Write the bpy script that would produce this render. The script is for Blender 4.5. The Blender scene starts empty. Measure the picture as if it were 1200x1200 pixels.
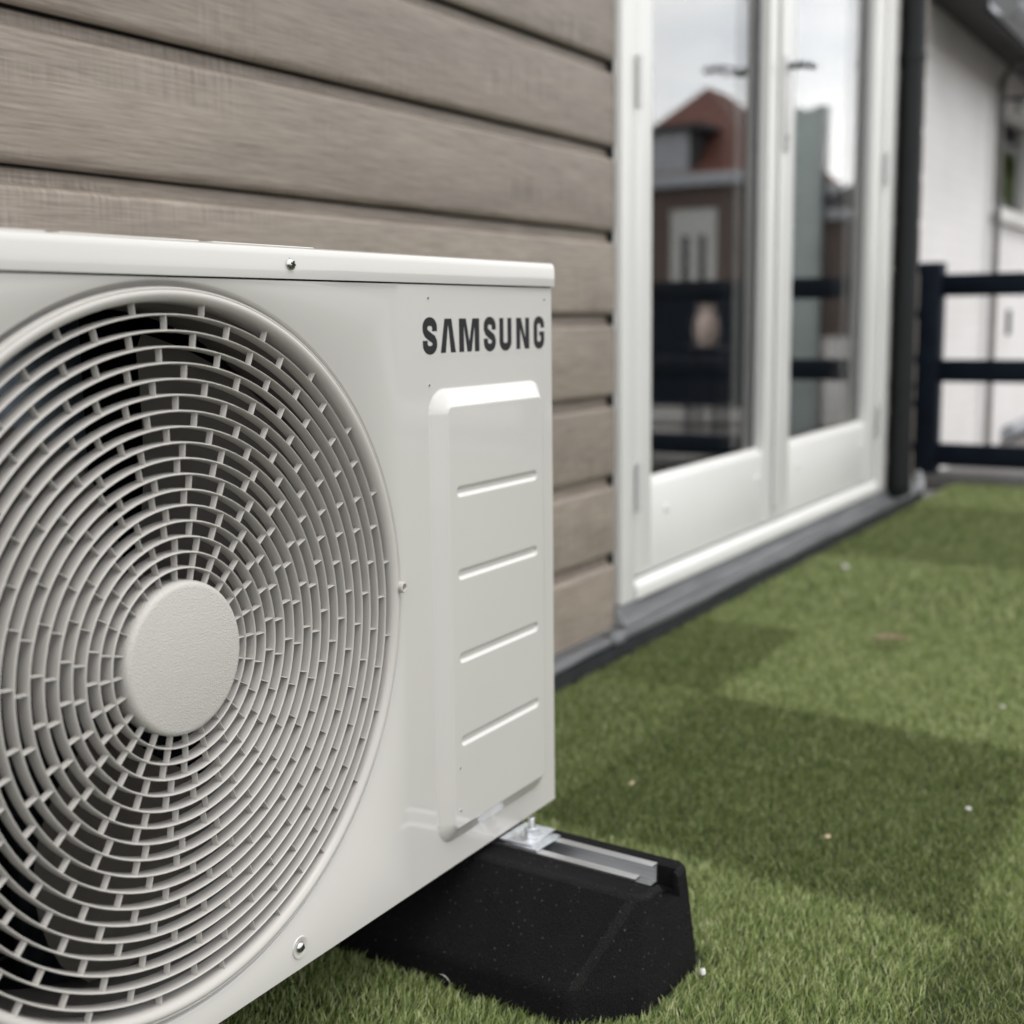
import bpy, bmesh, math, random
import numpy as np
from mathutils import Vector, Matrix
R = math.radians
random.seed(7)
rng = np.random.default_rng(7)
sc = bpy.context.scene
COL = sc.collection

# ------------------------------------------------------------------ camera
CAM_POS = Vector((-1.3022, -0.7224, 0.7010))
yaw, pit, rol = 1.0313, 0.1498, -0.0122
fw = Vector((math.sin(yaw)*math.cos(pit), math.cos(yaw)*math.cos(pit), -math.sin(pit)))
rt = Vector((math.cos(yaw), -math.sin(yaw), 0))
up = rt.cross(fw)
rt2 = rt*math.cos(rol) + up*math.sin(rol)
up2 = up*math.cos(rol) - rt*math.sin(rol)
cam_d = bpy.data.cameras.new('camera')
cam = bpy.data.objects.new('camera', cam_d)
COL.objects.link(cam)
M = Matrix((rt2, up2, -fw)).transposed().to_4x4()
M.translation = CAM_POS
cam.matrix_world = M
cam_d.sensor_fit = 'HORIZONTAL'
cam_d.sensor_width = 36
cam_d.lens = 45.12
cam_d.clip_start = 0.02
cam_d.clip_end = 2000
cam_d.dof.use_dof = True
cam_d.dof.focus_distance = 1.12
cam_d.dof.aperture_fstop = 4.0
cam_d.dof.aperture_blades = 0
sc.camera = cam

# ------------------------------------------------------------------ sky
SUN_TO = Vector((-0.06, -0.40, 0.90)).normalized()
w = bpy.data.worlds.new('World')
sc.world = w
w.use_nodes = True
nt = w.node_tree
nt.nodes.clear()
def WN(t): return nt.nodes.new(t)
out = WN('ShaderNodeOutputWorld'); bg = WN('ShaderNodeBackground')
sky = WN('ShaderNodeTexSky'); sky.sky_type = 'NISHITA'; sky.sun_disc = False
sky.sun_elevation = math.asin(SUN_TO.z)
sky.sun_rotation = math.atan2(SUN_TO.x, SUN_TO.y) % (2*math.pi)
tc = WN('ShaderNodeTexCoord'); mp = WN('ShaderNodeMapping')
mp.inputs['Scale'].default_value = (1, 1, 2.2)
n1 = WN('ShaderNodeTexNoise'); n1.inputs['Scale'].default_value = 3.2; n1.inputs['Detail'].default_value = 7; n1.inputs['Roughness'].default_value = .58
r1 = WN('ShaderNodeValToRGB')
r1.color_ramp.elements[0].position = .30; r1.color_ramp.elements[0].color = (.55, .55, .55, 1)
r1.color_ramp.elements[1].position = .55; r1.color_ramp.elements[1].color = (.97, .97, .97, 1)
n2 = WN('ShaderNodeTexNoise'); n2.inputs['Scale'].default_value = 2.1; n2.inputs['Detail'].default_value = 6
r2 = WN('ShaderNodeValToRGB')
r2.color_ramp.elements[0].position = .32; r2.color_ramp.elements[0].color = (10.2, 10.4, 10.6, 1)
r2.color_ramp.elements[1].position = .68; r2.color_ramp.elements[1].color = (15.5, 15.4, 15.1, 1)
mx = WN('ShaderNodeMix'); mx.data_type = 'RGBA'
L = nt.links.new
L(tc.outputs['Generated'], mp.inputs['Vector'])
L(mp.outputs['Vector'], n1.inputs['Vector']); L(mp.outputs['Vector'], n2.inputs['Vector'])
L(n1.outputs['Fac'], r1.inputs['Fac']); L(n2.outputs['Fac'], r2.inputs['Fac'])
L(r1.outputs['Color'], mx.inputs['Factor']); L(sky.outputs['Color'], mx.inputs['A']); L(r2.outputs['Color'], mx.inputs['B'])
L(mx.outputs['Result'], bg.inputs['Color'])
bg.inputs['Strength'].default_value = 0.10
L(bg.outputs['Background'], out.inputs['Surface'])

sun_d = bpy.data.lights.new('sun', 'SUN'); sun_d.energy = 0.65; sun_d.angle = R(24); sun_d.color = (1, .97, .92)
sun = bpy.data.objects.new('sun', sun_d); COL.objects.link(sun)
sun.rotation_euler = (-SUN_TO).to_track_quat('-Z', 'Y').to_euler()

sc.view_settings.view_transform = 'Standard'
sc.view_settings.look = 'None'
sc.view_settings.gamma = 1
sc.view_settings.use_curve_mapping = False
sc.view_settings.exposure = 0.56
sc.render.engine = 'CYCLES'
sc.cycles.use_denoising = True
sc.cycles.caustics_refractive = False
sc.cycles.caustics_reflective = False
sc.cycles.sample_clamp_indirect = 6
sc.cycles.diffuse_bounces = 1

# ------------------------------------------------------------------ helpers
def tag(o, label=None, cat=None, group=None, kind=None):
    if label: o['label'] = label
    if cat: o['category'] = cat
    if group: o['group'] = group
    if kind: o['kind'] = kind
    return o
def empty(name, loc=(0, 0, 0), rz=0):
    o = bpy.data.objects.new(name, None); COL.objects.link(o)
    o.location = loc; o.rotation_euler = (0, 0, rz); o.empty_display_size = .05
    return o
def link(name, me, mat=None, parent=None, smooth=None):
    o = bpy.data.objects.new(name, me); COL.objects.link(o)
    if mat is not None and not me.materials: me.materials.append(mat)
    if parent is not None: o.parent = parent
    return o
def to_mesh(bm, name, smooth=None):
    """smooth: None = flat, angle in degrees = smooth with sharp edges above that angle"""
    bmesh.ops.recalc_face_normals(bm, faces=bm.faces)
    if smooth is not None:
        for f in bm.faces: f.smooth = True
        for e in bm.edges:
            if len(e.link_faces) == 2 and e.calc_face_angle(0) > R(smooth): e.smooth = False
    me = bpy.data.meshes.new(name); bm.to_mesh(me); bm.free()
    return me
def add_box(bm, x0, x1, y0, y1, z0, z1, bev=0, seg=2):
    vs = [bm.verts.new(p) for p in ((x0,y0,z0),(x1,y0,z0),(x1,y1,z0),(x0,y1,z0),(x0,y0,z1),(x1,y0,z1),(x1,y1,z1),(x0,y1,z1))]
    fs = [bm.faces.new([vs[i] for i in q]) for q in ((3,2,1,0),(4,5,6,7),(0,1,5,4),(1,2,6,5),(2,3,7,6),(3,0,4,7))]
    if bev:
        es = set(e for f in fs for e in f.edges)
        bmesh.ops.bevel(bm, geom=list(es), offset=bev, segments=seg, affect='EDGES', profile=.5)
def box(name, x0, x1, y0, y1, z0, z1, mat, parent=None, bev=0, seg=2):
    bm = bmesh.new(); add_box(bm, x0, x1, y0, y1, z0, z1, bev, seg)
    return link(name, to_mesh(bm, name, 35 if bev else None), mat, parent)
def add_prism(bm, pts, axis, a, b):
    """pts: 2D outline; axis 'X' -> pts are (y,z); 'Y' -> (x,z); 'Z' -> (x,y)"""
    def P(p, t):
        return {'X': (t, p[0], p[1]), 'Y': (p[0], t, p[1]), 'Z': (p[0], p[1], t)}[axis]
    A = [bm.verts.new(P(p, a)) for p in pts]; B = [bm.verts.new(P(p, b)) for p in pts]
    n = len(pts)
    bm.faces.new(A); bm.faces.new(B[::-1])
    for i in range(n): bm.faces.new((A[i], B[i], B[(i+1) % n], A[(i+1) % n]))
def prism(name, pts, axis, a, b, mat, parent=None, smooth=None):
    bm = bmesh.new(); add_prism(bm, pts, axis, a, b)
    return link(name, to_mesh(bm, name, smooth), mat, parent)
def add_lathe(bm, prof, n, axis='Y', c=(0, 0, 0), closed=True):
    """prof: (r, t) outline revolved about axis through c"""
    rings = []
    for i in range(n):
        a = 2*math.pi*i/n; ca, sa = math.cos(a), math.sin(a)
        ring = []
        for r, t in prof:
            p = (c[0]+r*ca, c[1]+t, c[2]+r*sa) if axis == 'Y' else ((c[0]+r*ca, c[1]+r*sa, c[2]+t) if axis == 'Z' else (c[0]+t, c[1]+r*ca, c[2]+r*sa))
            ring.append(bm.verts.new(p))
        rings.append(ring)
    m = len(prof)
    for i in range(n):
        A, B = rings[i], rings[(i+1) % n]
        for j in range(m if closed else m-1):
            k = (j+1) % m
            bm.faces.new((A[j], B[j], B[k], A[k]))
    if not closed:      # cap the two ends when they are not on the axis
        for j in (0, m-1):
            if prof[j][0] > 1e-6: bm.faces.new([rings[i][j] for i in range(n)])
    bmesh.ops.remove_doubles(bm, verts=bm.verts, dist=1e-6)
def lathe(name, prof, n, mat, parent=None, axis='Y', c=(0, 0, 0), closed=True, smooth=40):
    bm = bmesh.new(); add_lathe(bm, prof, n, axis, c, closed)
    return link(name, to_mesh(bm, name, smooth), mat, parent)
def add_tube(bm, pts, r, n=12):
    pts = [Vector(p) for p in pts]; rings = []
    for i, p in enumerate(pts):
        d = (pts[min(i+1, len(pts)-1)] - pts[max(i-1, 0)]).normalized()
        u = d.orthogonal().normalized() if i == 0 else (rings_u - d*rings_u.dot(d)).normalized()
        rings_u = u
        v = d.cross(u)
        rr = r[i] if isinstance(r, (list, tuple)) else r
        rings.append([bm.verts.new(p + (u*math.cos(2*math.pi*k/n) + v*math.sin(2*math.pi*k/n))*rr) for k in range(n)])
    for A, B in zip(rings, rings[1:]):
        for k in range(n): bm.faces.new((A[k], A[(k+1) % n], B[(k+1) % n], B[k]))
    bm.faces.new(rings[0][::-1]); bm.faces.new(rings[-1])
def tube(name, pts, r, mat, parent=None, n=12):
    bm = bmesh.new(); add_tube(bm, pts, r, n)
    return link(name, to_mesh(bm, name, 50), mat, parent)

# ------------------------------------------------------------------ materials
class NT:
    def __init__(s, name):
        s.m = bpy.data.materials.new(name); s.m.use_nodes = True
        s.t = s.m.node_tree; s.b = s.t.nodes['Principled BSDF']
    def n(s, t, **kw):
        x = s.t.nodes.new(t)
        for k, v in kw.items():
            if hasattr(x, k) and k not in x.inputs: setattr(x, k, v)
            else: x.inputs[k].default_value = v
        return x
    def l(s, a, b): s.t.links.new(a, b)
    def set(s, **kw):
        for k, v in kw.items(): s.b.inputs[k.replace('_', ' ')].default_value = v
        return s
    def coords(s, scale=(1, 1, 1), kind='Object'):
        tc = s.n('ShaderNodeTexCoord'); mp = s.n('ShaderNodeMapping'); mp.inputs['Scale'].default_value = scale
        s.l(tc.outputs[kind], mp.inputs['Vector']); return mp.outputs['Vector']
    def noise(s, vec, scale, detail=4, rough=.5):
        x = s.n('ShaderNodeTexNoise', Scale=scale, Detail=detail, Roughness=rough); s.l(vec, x.inputs['Vector']); return x.outputs['Fac']
    def ramp(s, fac, stops):
        x = s.n('ShaderNodeValToRGB'); cr = x.color_ramp
        while len(cr.elements) < len(stops): cr.elements.new(.5)
        for e, (p, c) in zip(cr.elements, stops): e.position = p; e.color = (*c, 1)
        s.l(fac, x.inputs['Fac']); return x.outputs['Color']
    def mix(s, fac, a, b, mode='MIX'):
        x = s.n('ShaderNodeMix', data_type='RGBA', blend_type=mode)
        for i, v in (('Factor', fac), ('A', a), ('B', b)):
            if hasattr(v, 'node'): s.l(v, x.inputs[i])
            else: x.inputs[i].default_value = v if i == 'Factor' else (*v, 1)
        return x.outputs['Result']
    def bump(s, h, strength, dist):
        x = s.n('ShaderNodeBump', Strength=strength, Distance=dist); s.l(h, x.inputs['Height']); s.l(x.outputs['Normal'], s.b.inputs['Normal'])
    def col(s, c):
        if hasattr(c, 'node'): s.l(c, s.b.inputs['Base Color'])
        else: s.b.inputs['Base Color'].default_value = (*c, 1)
        return s
def simple(name, c, rough=.5, metal=0, var=.0, scale=20, bump=0, bscale=200, bdist=.001, **kw):
    k = NT(name); v = k.coords()
    if var:
        f = k.noise(v, scale, 5)
        lo = tuple(x*(1-var) for x in c); hi = tuple(min(1, x*(1+var)) for x in c)
        k.col(k.ramp(f, [(.3, lo), (.7, hi)]))
    else: k.col(c)
    k.set(Roughness=rough, Metallic=metal, **kw)
    if bump: k.bump(k.noise(v, bscale, 3), bump, bdist)
    return k.m

# painted sheet metal of the unit
k = NT('unit_paint'); v = k.coords()
k.col(k.ramp(k.noise(v, 3.5, 5), [(.3, (.588, .567, .537)), (.7, (.612, .591, .561))]))
k.set(Roughness=.36, Coat_Weight=1.0, Coat_Roughness=.035, Coat_IOR=1.55)
ad = k.n('ShaderNodeMath', operation='ADD'); mu = k.n('ShaderNodeMath', operation='MULTIPLY'); mu.inputs[1].default_value = 9.0
k.l(k.noise(v, 9, 2), mu.inputs[0]); k.l(mu.outputs[0], ad.inputs[0]); k.l(k.noise(v, 420, 2), ad.inputs[1])
k.bump(ad.outputs[0], .05, .0006)
M_paint = k.m
# grained grille plastic
k = NT('grille_plastic'); v = k.coords()
k.col(k.ramp(k.noise(v, 6, 4), [(.3, (.50, .475, .445)), (.7, (.535, .51, .48))]))
k.set(Roughness=.36)
k.bump(k.noise(v, 850, 2), .16, .0006)
M_plastic = k.m
k = NT('hub_plastic'); v = k.coords()
k.col((.52, .497, .465)); k.set(Roughness=.4)
vo = k.n('ShaderNodeTexVoronoi', Scale=780.0); k.l(v, vo.inputs['Vector'])
k.bump(vo.outputs['Distance'], .6, .0006)
M_hub = k.m
M_fan = simple('fan_plastic', (.125, .115, .098), .5, var=.1)
M_inner = simple('inner_steel', (.20, .19, .175), .45, var=.12)
M_black = simple('black_void', (.006, .006, .007), .8)
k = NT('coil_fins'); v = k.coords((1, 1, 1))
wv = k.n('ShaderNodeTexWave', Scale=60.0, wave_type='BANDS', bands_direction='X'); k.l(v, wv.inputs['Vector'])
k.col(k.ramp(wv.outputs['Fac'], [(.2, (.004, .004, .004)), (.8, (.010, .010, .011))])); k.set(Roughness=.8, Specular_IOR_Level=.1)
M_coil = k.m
M_motor = simple('motor_steel', (.07, .085, .10), .3, .7, var=.3, scale=60)
M_screw = simple('screw_zinc', (.55, .55, .53), .22, 1)
M_letter = simple('letter_print', (.018, .018, .020), .6, Specular_IOR_Level=.2)
k = NT('clear_film'); k.col((.602, .581, .551)); k.set(Roughness=.34, Coat_Weight=1.0, Coat_Roughness=.03); M_film = k.m
# rubber granulate, and a paler copy that paints highlights on its up-facing edges
def granulate(name, lo, hi):
    k = NT(name); v = k.coords()
    vo = k.n('ShaderNodeTexVoronoi', Scale=720.0); k.l(v, vo.inputs['Vector'])
    base = k.mix(.6, k.ramp(k.noise(v, 22, 5), [(.3, lo), (.72, hi)]), k.ramp(k.noise(v, 900, 3), [(.35, tuple(x*.35 for x in lo)), (.7, tuple(x*1.7 for x in hi))]))
    vw = k.n('ShaderNodeTexWhiteNoise'); k.l(vo.outputs['Color'], vw.inputs['Vector'])
    speck = k.ramp(vw.outputs['Value'], [(.994, (0, 0, 0)), (.998, (1, 1, 1))])
    k.col(k.mix(speck, base, (.10, .097, .092)))
    k.set(Roughness=.85, Specular_IOR_Level=.10)
    ad = k.n('ShaderNodeMath', operation='ADD'); k.l(vo.outputs['Distance'], ad.inputs[0]); k.l(k.noise(v, 260, 4), ad.inputs[1])
    k.bump(ad.outputs[0], .8, .0016)
    return k.m
M_rubber = granulate('rubber_granulate', (.0060, .0060, .0064), (.0125, .0122, .0126))
M_ridge_light = granulate('ridge_highlight_rubber', (.0075, .0075, .0077), (.0200, .0195, .0192))
k = NT('aluminium'); v = k.coords((1, .04, 1))
k.col(k.ramp(k.noise(v, 300, 3), [(.3, (.62, .63, .64)), (.7, (.78, .79, .80))])); k.set(Roughness=.36, Metallic=1); M_alu = k.m
M_galv = simple('galvanised', (.66, .68, .70), .3, 1, var=.22, scale=90, bump=.1, bscale=150)

# printed wood cladding
k = NT('wood_cladding')
oi = k.n('ShaderNodeObjectInfo'); tcn = k.n('ShaderNodeTexCoord')
off = k.n('ShaderNodeVectorMath', operation='SCALE'); 
cmb = k.n('ShaderNodeCombineXYZ'); k.l(oi.outputs['Random'], cmb.inputs['X']); k.l(oi.outputs['Random'], cmb.inputs['Z'])
k.l(cmb.outputs[0], off.inputs[0]); off.inputs['Scale'].default_value = 37.0
add = k.n('ShaderNodeVectorMath', operation='ADD'); k.l(tcn.outputs['Object'], add.inputs[0]); k.l(off.outputs[0], add.inputs[1])
def mapped(scale):
    mp = k.n('ShaderNodeMapping'); mp.inputs['Scale'].default_value = scale; k.l(add.outputs[0], mp.inputs['Vector']); return mp.outputs['Vector']
grain = k.noise(mapped((5.5, 80, 150)), 2.0, 9, .72)
broad = k.noise(mapped((1.3, 3, 9)), 1.6, 5, .55)
saw = k.noise(mapped((150, 6, 7)), 1.0, 4, .6)
sawm = k.noise(mapped((2.0, 2, 14)), 1.0, 3, .5)
c1 = k.ramp(grain, [(.25, (.112, .091, .072)), (.45, (.245, .209, .173)), (.62, (.338, .296, .253)), (.8, (.46, .415, .365))])
c2 = k.mix(k.ramp(broad, [(.3, (0, 0, 0)), (.7, (1, 1, 1))]), (.80, .78, .78), (1.13, 1.11, 1.09))
c3 = k.mix(1.0, k.mix(1.0, c1, k.ramp(oi.outputs['Random'], [(0, (.86, .855, .85)), (1, (1.08, 1.075, 1.07))]), 'MULTIPLY'), c2, 'MULTIPLY')
sawc = k.ramp(saw, [(.35, (.66, .66, .68)), (.6, (1.08, 1.08, 1.08))])
sawa = k.ramp(sawm, [(.48, (0, 0, 0)), (.64, (.9, .9, .9))])
c4 = k.mix(1.0, c3, k.mix(sawa, (1, 1, 1), sawc), 'MULTIPLY')
k.col(c4); k.set(Roughness=.5, Specular_IOR_Level=.4)
k.bump(grain, .25, .0008)
M_wood = k.m

M_white = simple('white_joinery', (.76, .752, .728), .3, var=.02, scale=4, bump=.04, bscale=60)
M_gasket = simple('grey_gasket', (.30, .31, .31), .6)
M_hinge = simple('hinge_metal', (.62, .62, .61), .4, .3)
M_steel = simple('dark_chrome', (.22, .23, .24), .18, 1)
k = NT('glass'); k.col((1, 1, 1)); k.set(Roughness=0, Transmission_Weight=1.0, IOR=1.6); M_glass = k.m
k = NT('lead_flashing'); v = k.coords((1, 6, 6))
k.col(k.ramp(k.noise(v, 4, 6), [(.3, (.215, .22, .232)), (.7, (.345, .35, .362))])); k.set(Roughness=.42, Metallic=.0, Specular_IOR_Level=.6)
k.bump(k.noise(v, 8, 4), .3, .004); M_flash = k.m
M_membrane = simple('black_membrane', (.014, .016, .019), .6, var=.3, scale=12)
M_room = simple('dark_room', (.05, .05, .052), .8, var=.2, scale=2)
M_pipe = simple('black_pipe', (.010, .011, .012), .5, var=.15, Specular_IOR_Level=.25)
M_navy = simple('navy_stain', (.004, .0085, .017), .6, Specular_IOR_Level=.2, var=.3, scale=14, bump=.15, bscale=90)
M_conc = simple('concrete', (.13, .125, .12), .85, var=.2, scale=7, bump=.2, bscale=90)
M_kerb = simple('pale_concrete', (.40, .39, .37), .85, var=.15, scale=9)
# white-painted brick
k = NT('white_brick'); v = k.coords((1, 1, 1))
bt = k.n('ShaderNodeTexBrick', Scale=4.6, **{'Mortar Size': .018, 'Brick Width': 1.0, 'Row Height': .30})
mpb = k.n('ShaderNodeMapping'); mpb.inputs['Rotation'].default_value = (R(90), 0, 0); k.l(v, mpb.inputs['Vector']); k.l(mpb.outputs[0], bt.inputs['Vector'])
bt.inputs['Color1'].default_value = (.83, .80, .79, 1); bt.inputs['Color2'].default_value = (.80, .775, .76, 1); bt.inputs['Mortar'].default_value = (.72, .70, .68, 1)
k.col(k.mix(.55, bt.outputs['Color'], k.ramp(k.noise(v, 2.2, 6), [(.35, (.78, .75, .73)), (.6, (.90, .87, .86))])))
k.set(Roughness=.7); k.bump(bt.outputs['Fac'], -.6, .006); M_wbrick = k.m
# dark red-brown brick
k = NT('brown_brick'); v = k.coords()
bt = k.n('ShaderNodeTexBrick', Scale=4.6, **{'Mortar Size': .02, 'Brick Width': 1.0, 'Row Height': .30})
mpb = k.n('ShaderNodeMapping'); mpb.inputs['Rotation'].default_value = (R(90), 0, R(90)); k.l(v, mpb.inputs['Vector']); k.l(mpb.outputs[0], bt.inputs['Vector'])
bt.inputs['Color1'].default_value = (.115, .052, .042, 1); bt.inputs['Color2'].default_value = (.078, .040, .034, 1); bt.inputs['Mortar'].default_value = (.09, .065, .055, 1)
k.col(bt.outputs['Color']); k.set(Roughness=.85); M_bbrick = k.m
k = NT('red_roof_tiles'); v = k.coords()
wv = k.n('ShaderNodeTexWave', Scale=3.2, Distortion=.4, bands_direction='Z'); k.l(v, wv.inputs['Vector'])
k.col(k.mix(k.ramp(k.noise(v, 1.2, 5), [(.3, (.25, .25, .25)), (.7, (.9, .9, .9))]), (.075, .024, .015), (.13, .045, .03)))
k.bump(wv.outputs['Fac'], .6, .03); k.set(Roughness=.75); M_rooft = k.m
M_slate = simple('dark_slate', (.020, .020, .021), .6, var=.25, scale=3)
M_greyp = simple('grey_paint', (.30, .31, .33), .5, var=.08, scale=3)
M_greyb = simple('weathered_pipe', (.17, .16, .15), .6, var=.15)
M_gutter = simple('zinc_gutter', (.26, .27, .285), .4, .2, var=.12, scale=8)
M_sage = simple('grey_green_paint', (.40, .46, .445), .6, var=.1, scale=5)
M_clay = simple('pale_clay', (.62, .50, .44), .7, var=.1, scale=12)
M_lamp = simple('opal_lamp', (.82, .82, .80), .3)
M_bark = simple('bark', (.09, .065, .045), .9, var=.3, scale=20, bump=.5, bscale=60, bdist=.01)
k = NT('leaves'); oi = k.n('ShaderNodeTexCoord'); k.col(k.ramp(k.noise(k.coords(), 1.7, 4), [(.3, (.06, .10, .022)), (.7, (.17, .24, .055))])); k.set(Roughness=.55); M_leaf = k.m

# ------------------------------------------------------------------ ground
TX0, TX1, TY0, TY1 = -3.2, 4.14, -3.6, 0.408     # turf terrace
me = bpy.data.meshes.new('ground')
me.from_pydata([(-400,-400,-.03),(400,-400,-.03),(400,400,-.03),(-400,400,-.03)], [], [(0,1,2,3)])
M_ground = simple('gravel_ground', (.20, .19, .18), .95, var=.35, scale=3, bump=.3, bscale=50, bdist=.01)
tag(link('ground', me, M_ground), kind='structure')
M_backing = simple('turf_backing', (.022, .032, .010), .9, var=.3, scale=30)
tb = box('turf_base', TX0, TX1, TY0, TY1, -.026, .0, M_backing); tag(tb, kind='structure')

# nap patches of the turf: (x0, x1, y0, y1, lean dir deg, lean amount, tone)
ROWS = [(-9, -.445), (-.445, .145), (.145, 9)]
TILES = [  # x0, x1, tones for rows
    (-9, .165, (-.6, .9, .25)), (.165, .84, (.5, -.8, -.05)), (.84, 1.41, (.6, .75, -.75)),
    (1.41, 2.33, (.5, .55, .5)), (2.33, 3.45, (-.2, -.55, -.6)), (3.45, 9, (.2, .35, .35))]
def patch_tone(x, y):
    xw = x + .004*np.sin(y*19) - .12*(y-.0)*0 - .10*(y+.1)*(x < 1.2)
    yw = y + .004*np.sin(x*17)
    t = np.zeros_like(x)
    for x0, x1, tones in TILES:
        for (a, b), v in zip(ROWS, tones):
            t[(xw >= x0) & (xw < x1) & (yw >= a) & (yw < b)] = v
    return t
def blades(n, x0, x1, y0, y1, wid, hmul=1.0):
    x = rng.uniform(x0, x1, n); y = rng.uniform(y0, y1, n)
    keep = np.ones(n, bool)
    for (bx, by, ang, hw1, hw2, ya, yb) in FOOT:      # nothing grows through the rubber feet
        c, s = math.cos(ang), math.sin(ang)
        lx = (x-bx)*c + (y-by)*s; ly = -(x-bx)*s + (y-by)*c
        d = np.minimum(np.minimum(lx+hw1, hw2-lx), np.minimum(ly-ya, yb-ly))
        cut = np.maximum(0, (ly < ya+.06)*(.062-(ly-ya)) - np.minimum(lx+hw1, hw2-lx))
        keep &= ~((d > 0) & (cut <= 0))
    x, y = x[keep], y[keep]; n = len(x)
    tone = patch_tone(x + rng.normal(0, .007, n), y + rng.normal(0, .007, n))
    h = rng.uniform(.016, .026, n)*hmul*(1 - .10*(tone < 0))
    # pile direction: some patches point at the viewer, others away
    ta = .35 + .5*np.sin(x*2.3+y*3.1)
    amt = .04 + .36*tone
    clump = np.sin(x*61+3*np.sin(y*37))*np.cos(y*53+2*np.sin(x*41))
    ang = rng.uniform(0, 2*math.pi, n)
    ra = rng.uniform(.15, .85, n)
    dx = np.cos(ta)*amt + np.cos(ang)*ra + .12*clump
    dy = np.sin(ta)*amt + np.sin(ang)*ra + .12*np.roll(clump, 1)
    wa = rng.uniform(0, math.pi, n); wx, wy = np.cos(wa)*wid*.5, np.sin(wa)*wid*.5
    V = np.empty((n, 5, 3))
    for i, (sx, t, ws) in enumerate(((-1, 0, 1), (1, 0, 1), (-1, .55, .85), (1, .55, .85), (0, 1, 0))):
        bend = t*.45 + t*t*.55
        V[:, i, 0] = x + sx*wx*ws + dx*h*bend
        V[:, i, 1] = y + sx*wy*ws + dy*h*bend
        lean = np.sqrt(dx*dx+dy*dy)
        V[:, i, 2] = h*t*(1 - .22*np.clip(lean, 0, 1.3)*t)
    # per-blade yarn colour: mixed olive, mid green and straw filaments
    pal = np.array([(.115, .163, .036), (.200, .262, .076), (.305, .362, .136), (.49, .525, .265), (.44, .40, .24)])
    pi = rng.choice(5, n, p=(.30, .28, .23, .165, .025))
    c = pal[pi]*rng.uniform(.8, 1.2, (n, 1))
    c = c*(1.04 + .18*tone)[:, None]
    return V, c
FOOT = [(-.108, 0, R(-3.6), .148, .112, -.222, .40), (-.80, 0, R(1), .14, .14, -.222, .40)]
def turf_mesh(parts):
    V = np.concatenate([p[0] for p in parts]); C = np.concatenate([p[1] for p in parts]); n = len(V)
    me = bpy.data.meshes.new('artificial_turf')
    me.vertices.add(n*5); me.vertices.foreach_set('co', V.reshape(-1).astype(np.float32))
    o = (np.arange(n)*5)[:, None]
    loops = (o + np.array([0, 1, 3, 2, 2, 3, 4])).reshape(-1).astype(np.int32)
    me.loops.add(n*7); me.loops.foreach_set('vertex_index', loops)
    me.polygons.add(n*2)
    st = (np.arange(n)*7)[:, None] + np.array([0, 4]); 
    me.polygons.foreach_set('loop_start', st.reshape(-1).astype(np.int32))
    me.polygons.foreach_set('loop_total', np.tile([4, 3], n).astype(np.int32))
    ca = me.color_attributes.new('yarn', 'FLOAT_COLOR', 'POINT')
    c4 = np.ones((n, 5, 4), np.float32); c4[:, :, :3] = C[:, None, :]
    ca.data.foreach_set('color', c4.reshape(-1))
    me.update(calc_edges=True); me.validate()
    me.polygons.foreach_set('use_smooth', np.ones(n*2, bool))
    return me
k = NT('turf_yarn'); at = k.n('ShaderNodeAttribute', attribute_name='yarn'); k.l(at.outputs['Color'], k.b.inputs['Base Color'])
k.set(Roughness=.42, Specular_IOR_Level=.5)
tl = k.n('ShaderNodeBsdfTranslucent'); k.l(at.outputs['Color'], tl.inputs['Color']); ms = k.n('ShaderNodeMixShader'); ms.inputs[0].default_value = .30
k.l(k.b.outputs[0], ms.inputs[1]); k.l(tl.outputs[0], ms.inputs[2]); k.l(ms.outputs[0], k.t.nodes['Material Output'].inputs['Surface']); M_turf = k.m
parts = [blades(150000, -.50, .55, -.62, .408, .0010, .58), blades(80000, .55, 1.6, -.45, .408, .0013, .62),
         blades(70000, 1.6, 4.14, -.45, .408, .0021, .7), blades(50000, TX0, 4.14, TY0, -.62, .004, .8), blades(18000, .55, 4.14, -.62, -.45, .0025, .8), blades(18000, TX0, -.50, -.62, .408, .003, .8)]
tag(link('artificial_turf', turf_mesh(parts), M_turf), 'short green artificial turf with lighter and darker nap patches', 'turf', kind='stuff')

# ------------------------------------------------------------------ outdoor unit
ZB, ZT, ZL = .125, .763, .736          # unit bottom, top, lid seam
XL = -.945                             # left side
FC = (-.5991, 0, .4419)                # fan centre
unit = empty('air_conditioner_outdoor_unit', (0, 0, 0))
tag(unit, 'pale grey outdoor heat pump unit with big round fan grille beside the wood cladding', 'heat pump')

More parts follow.
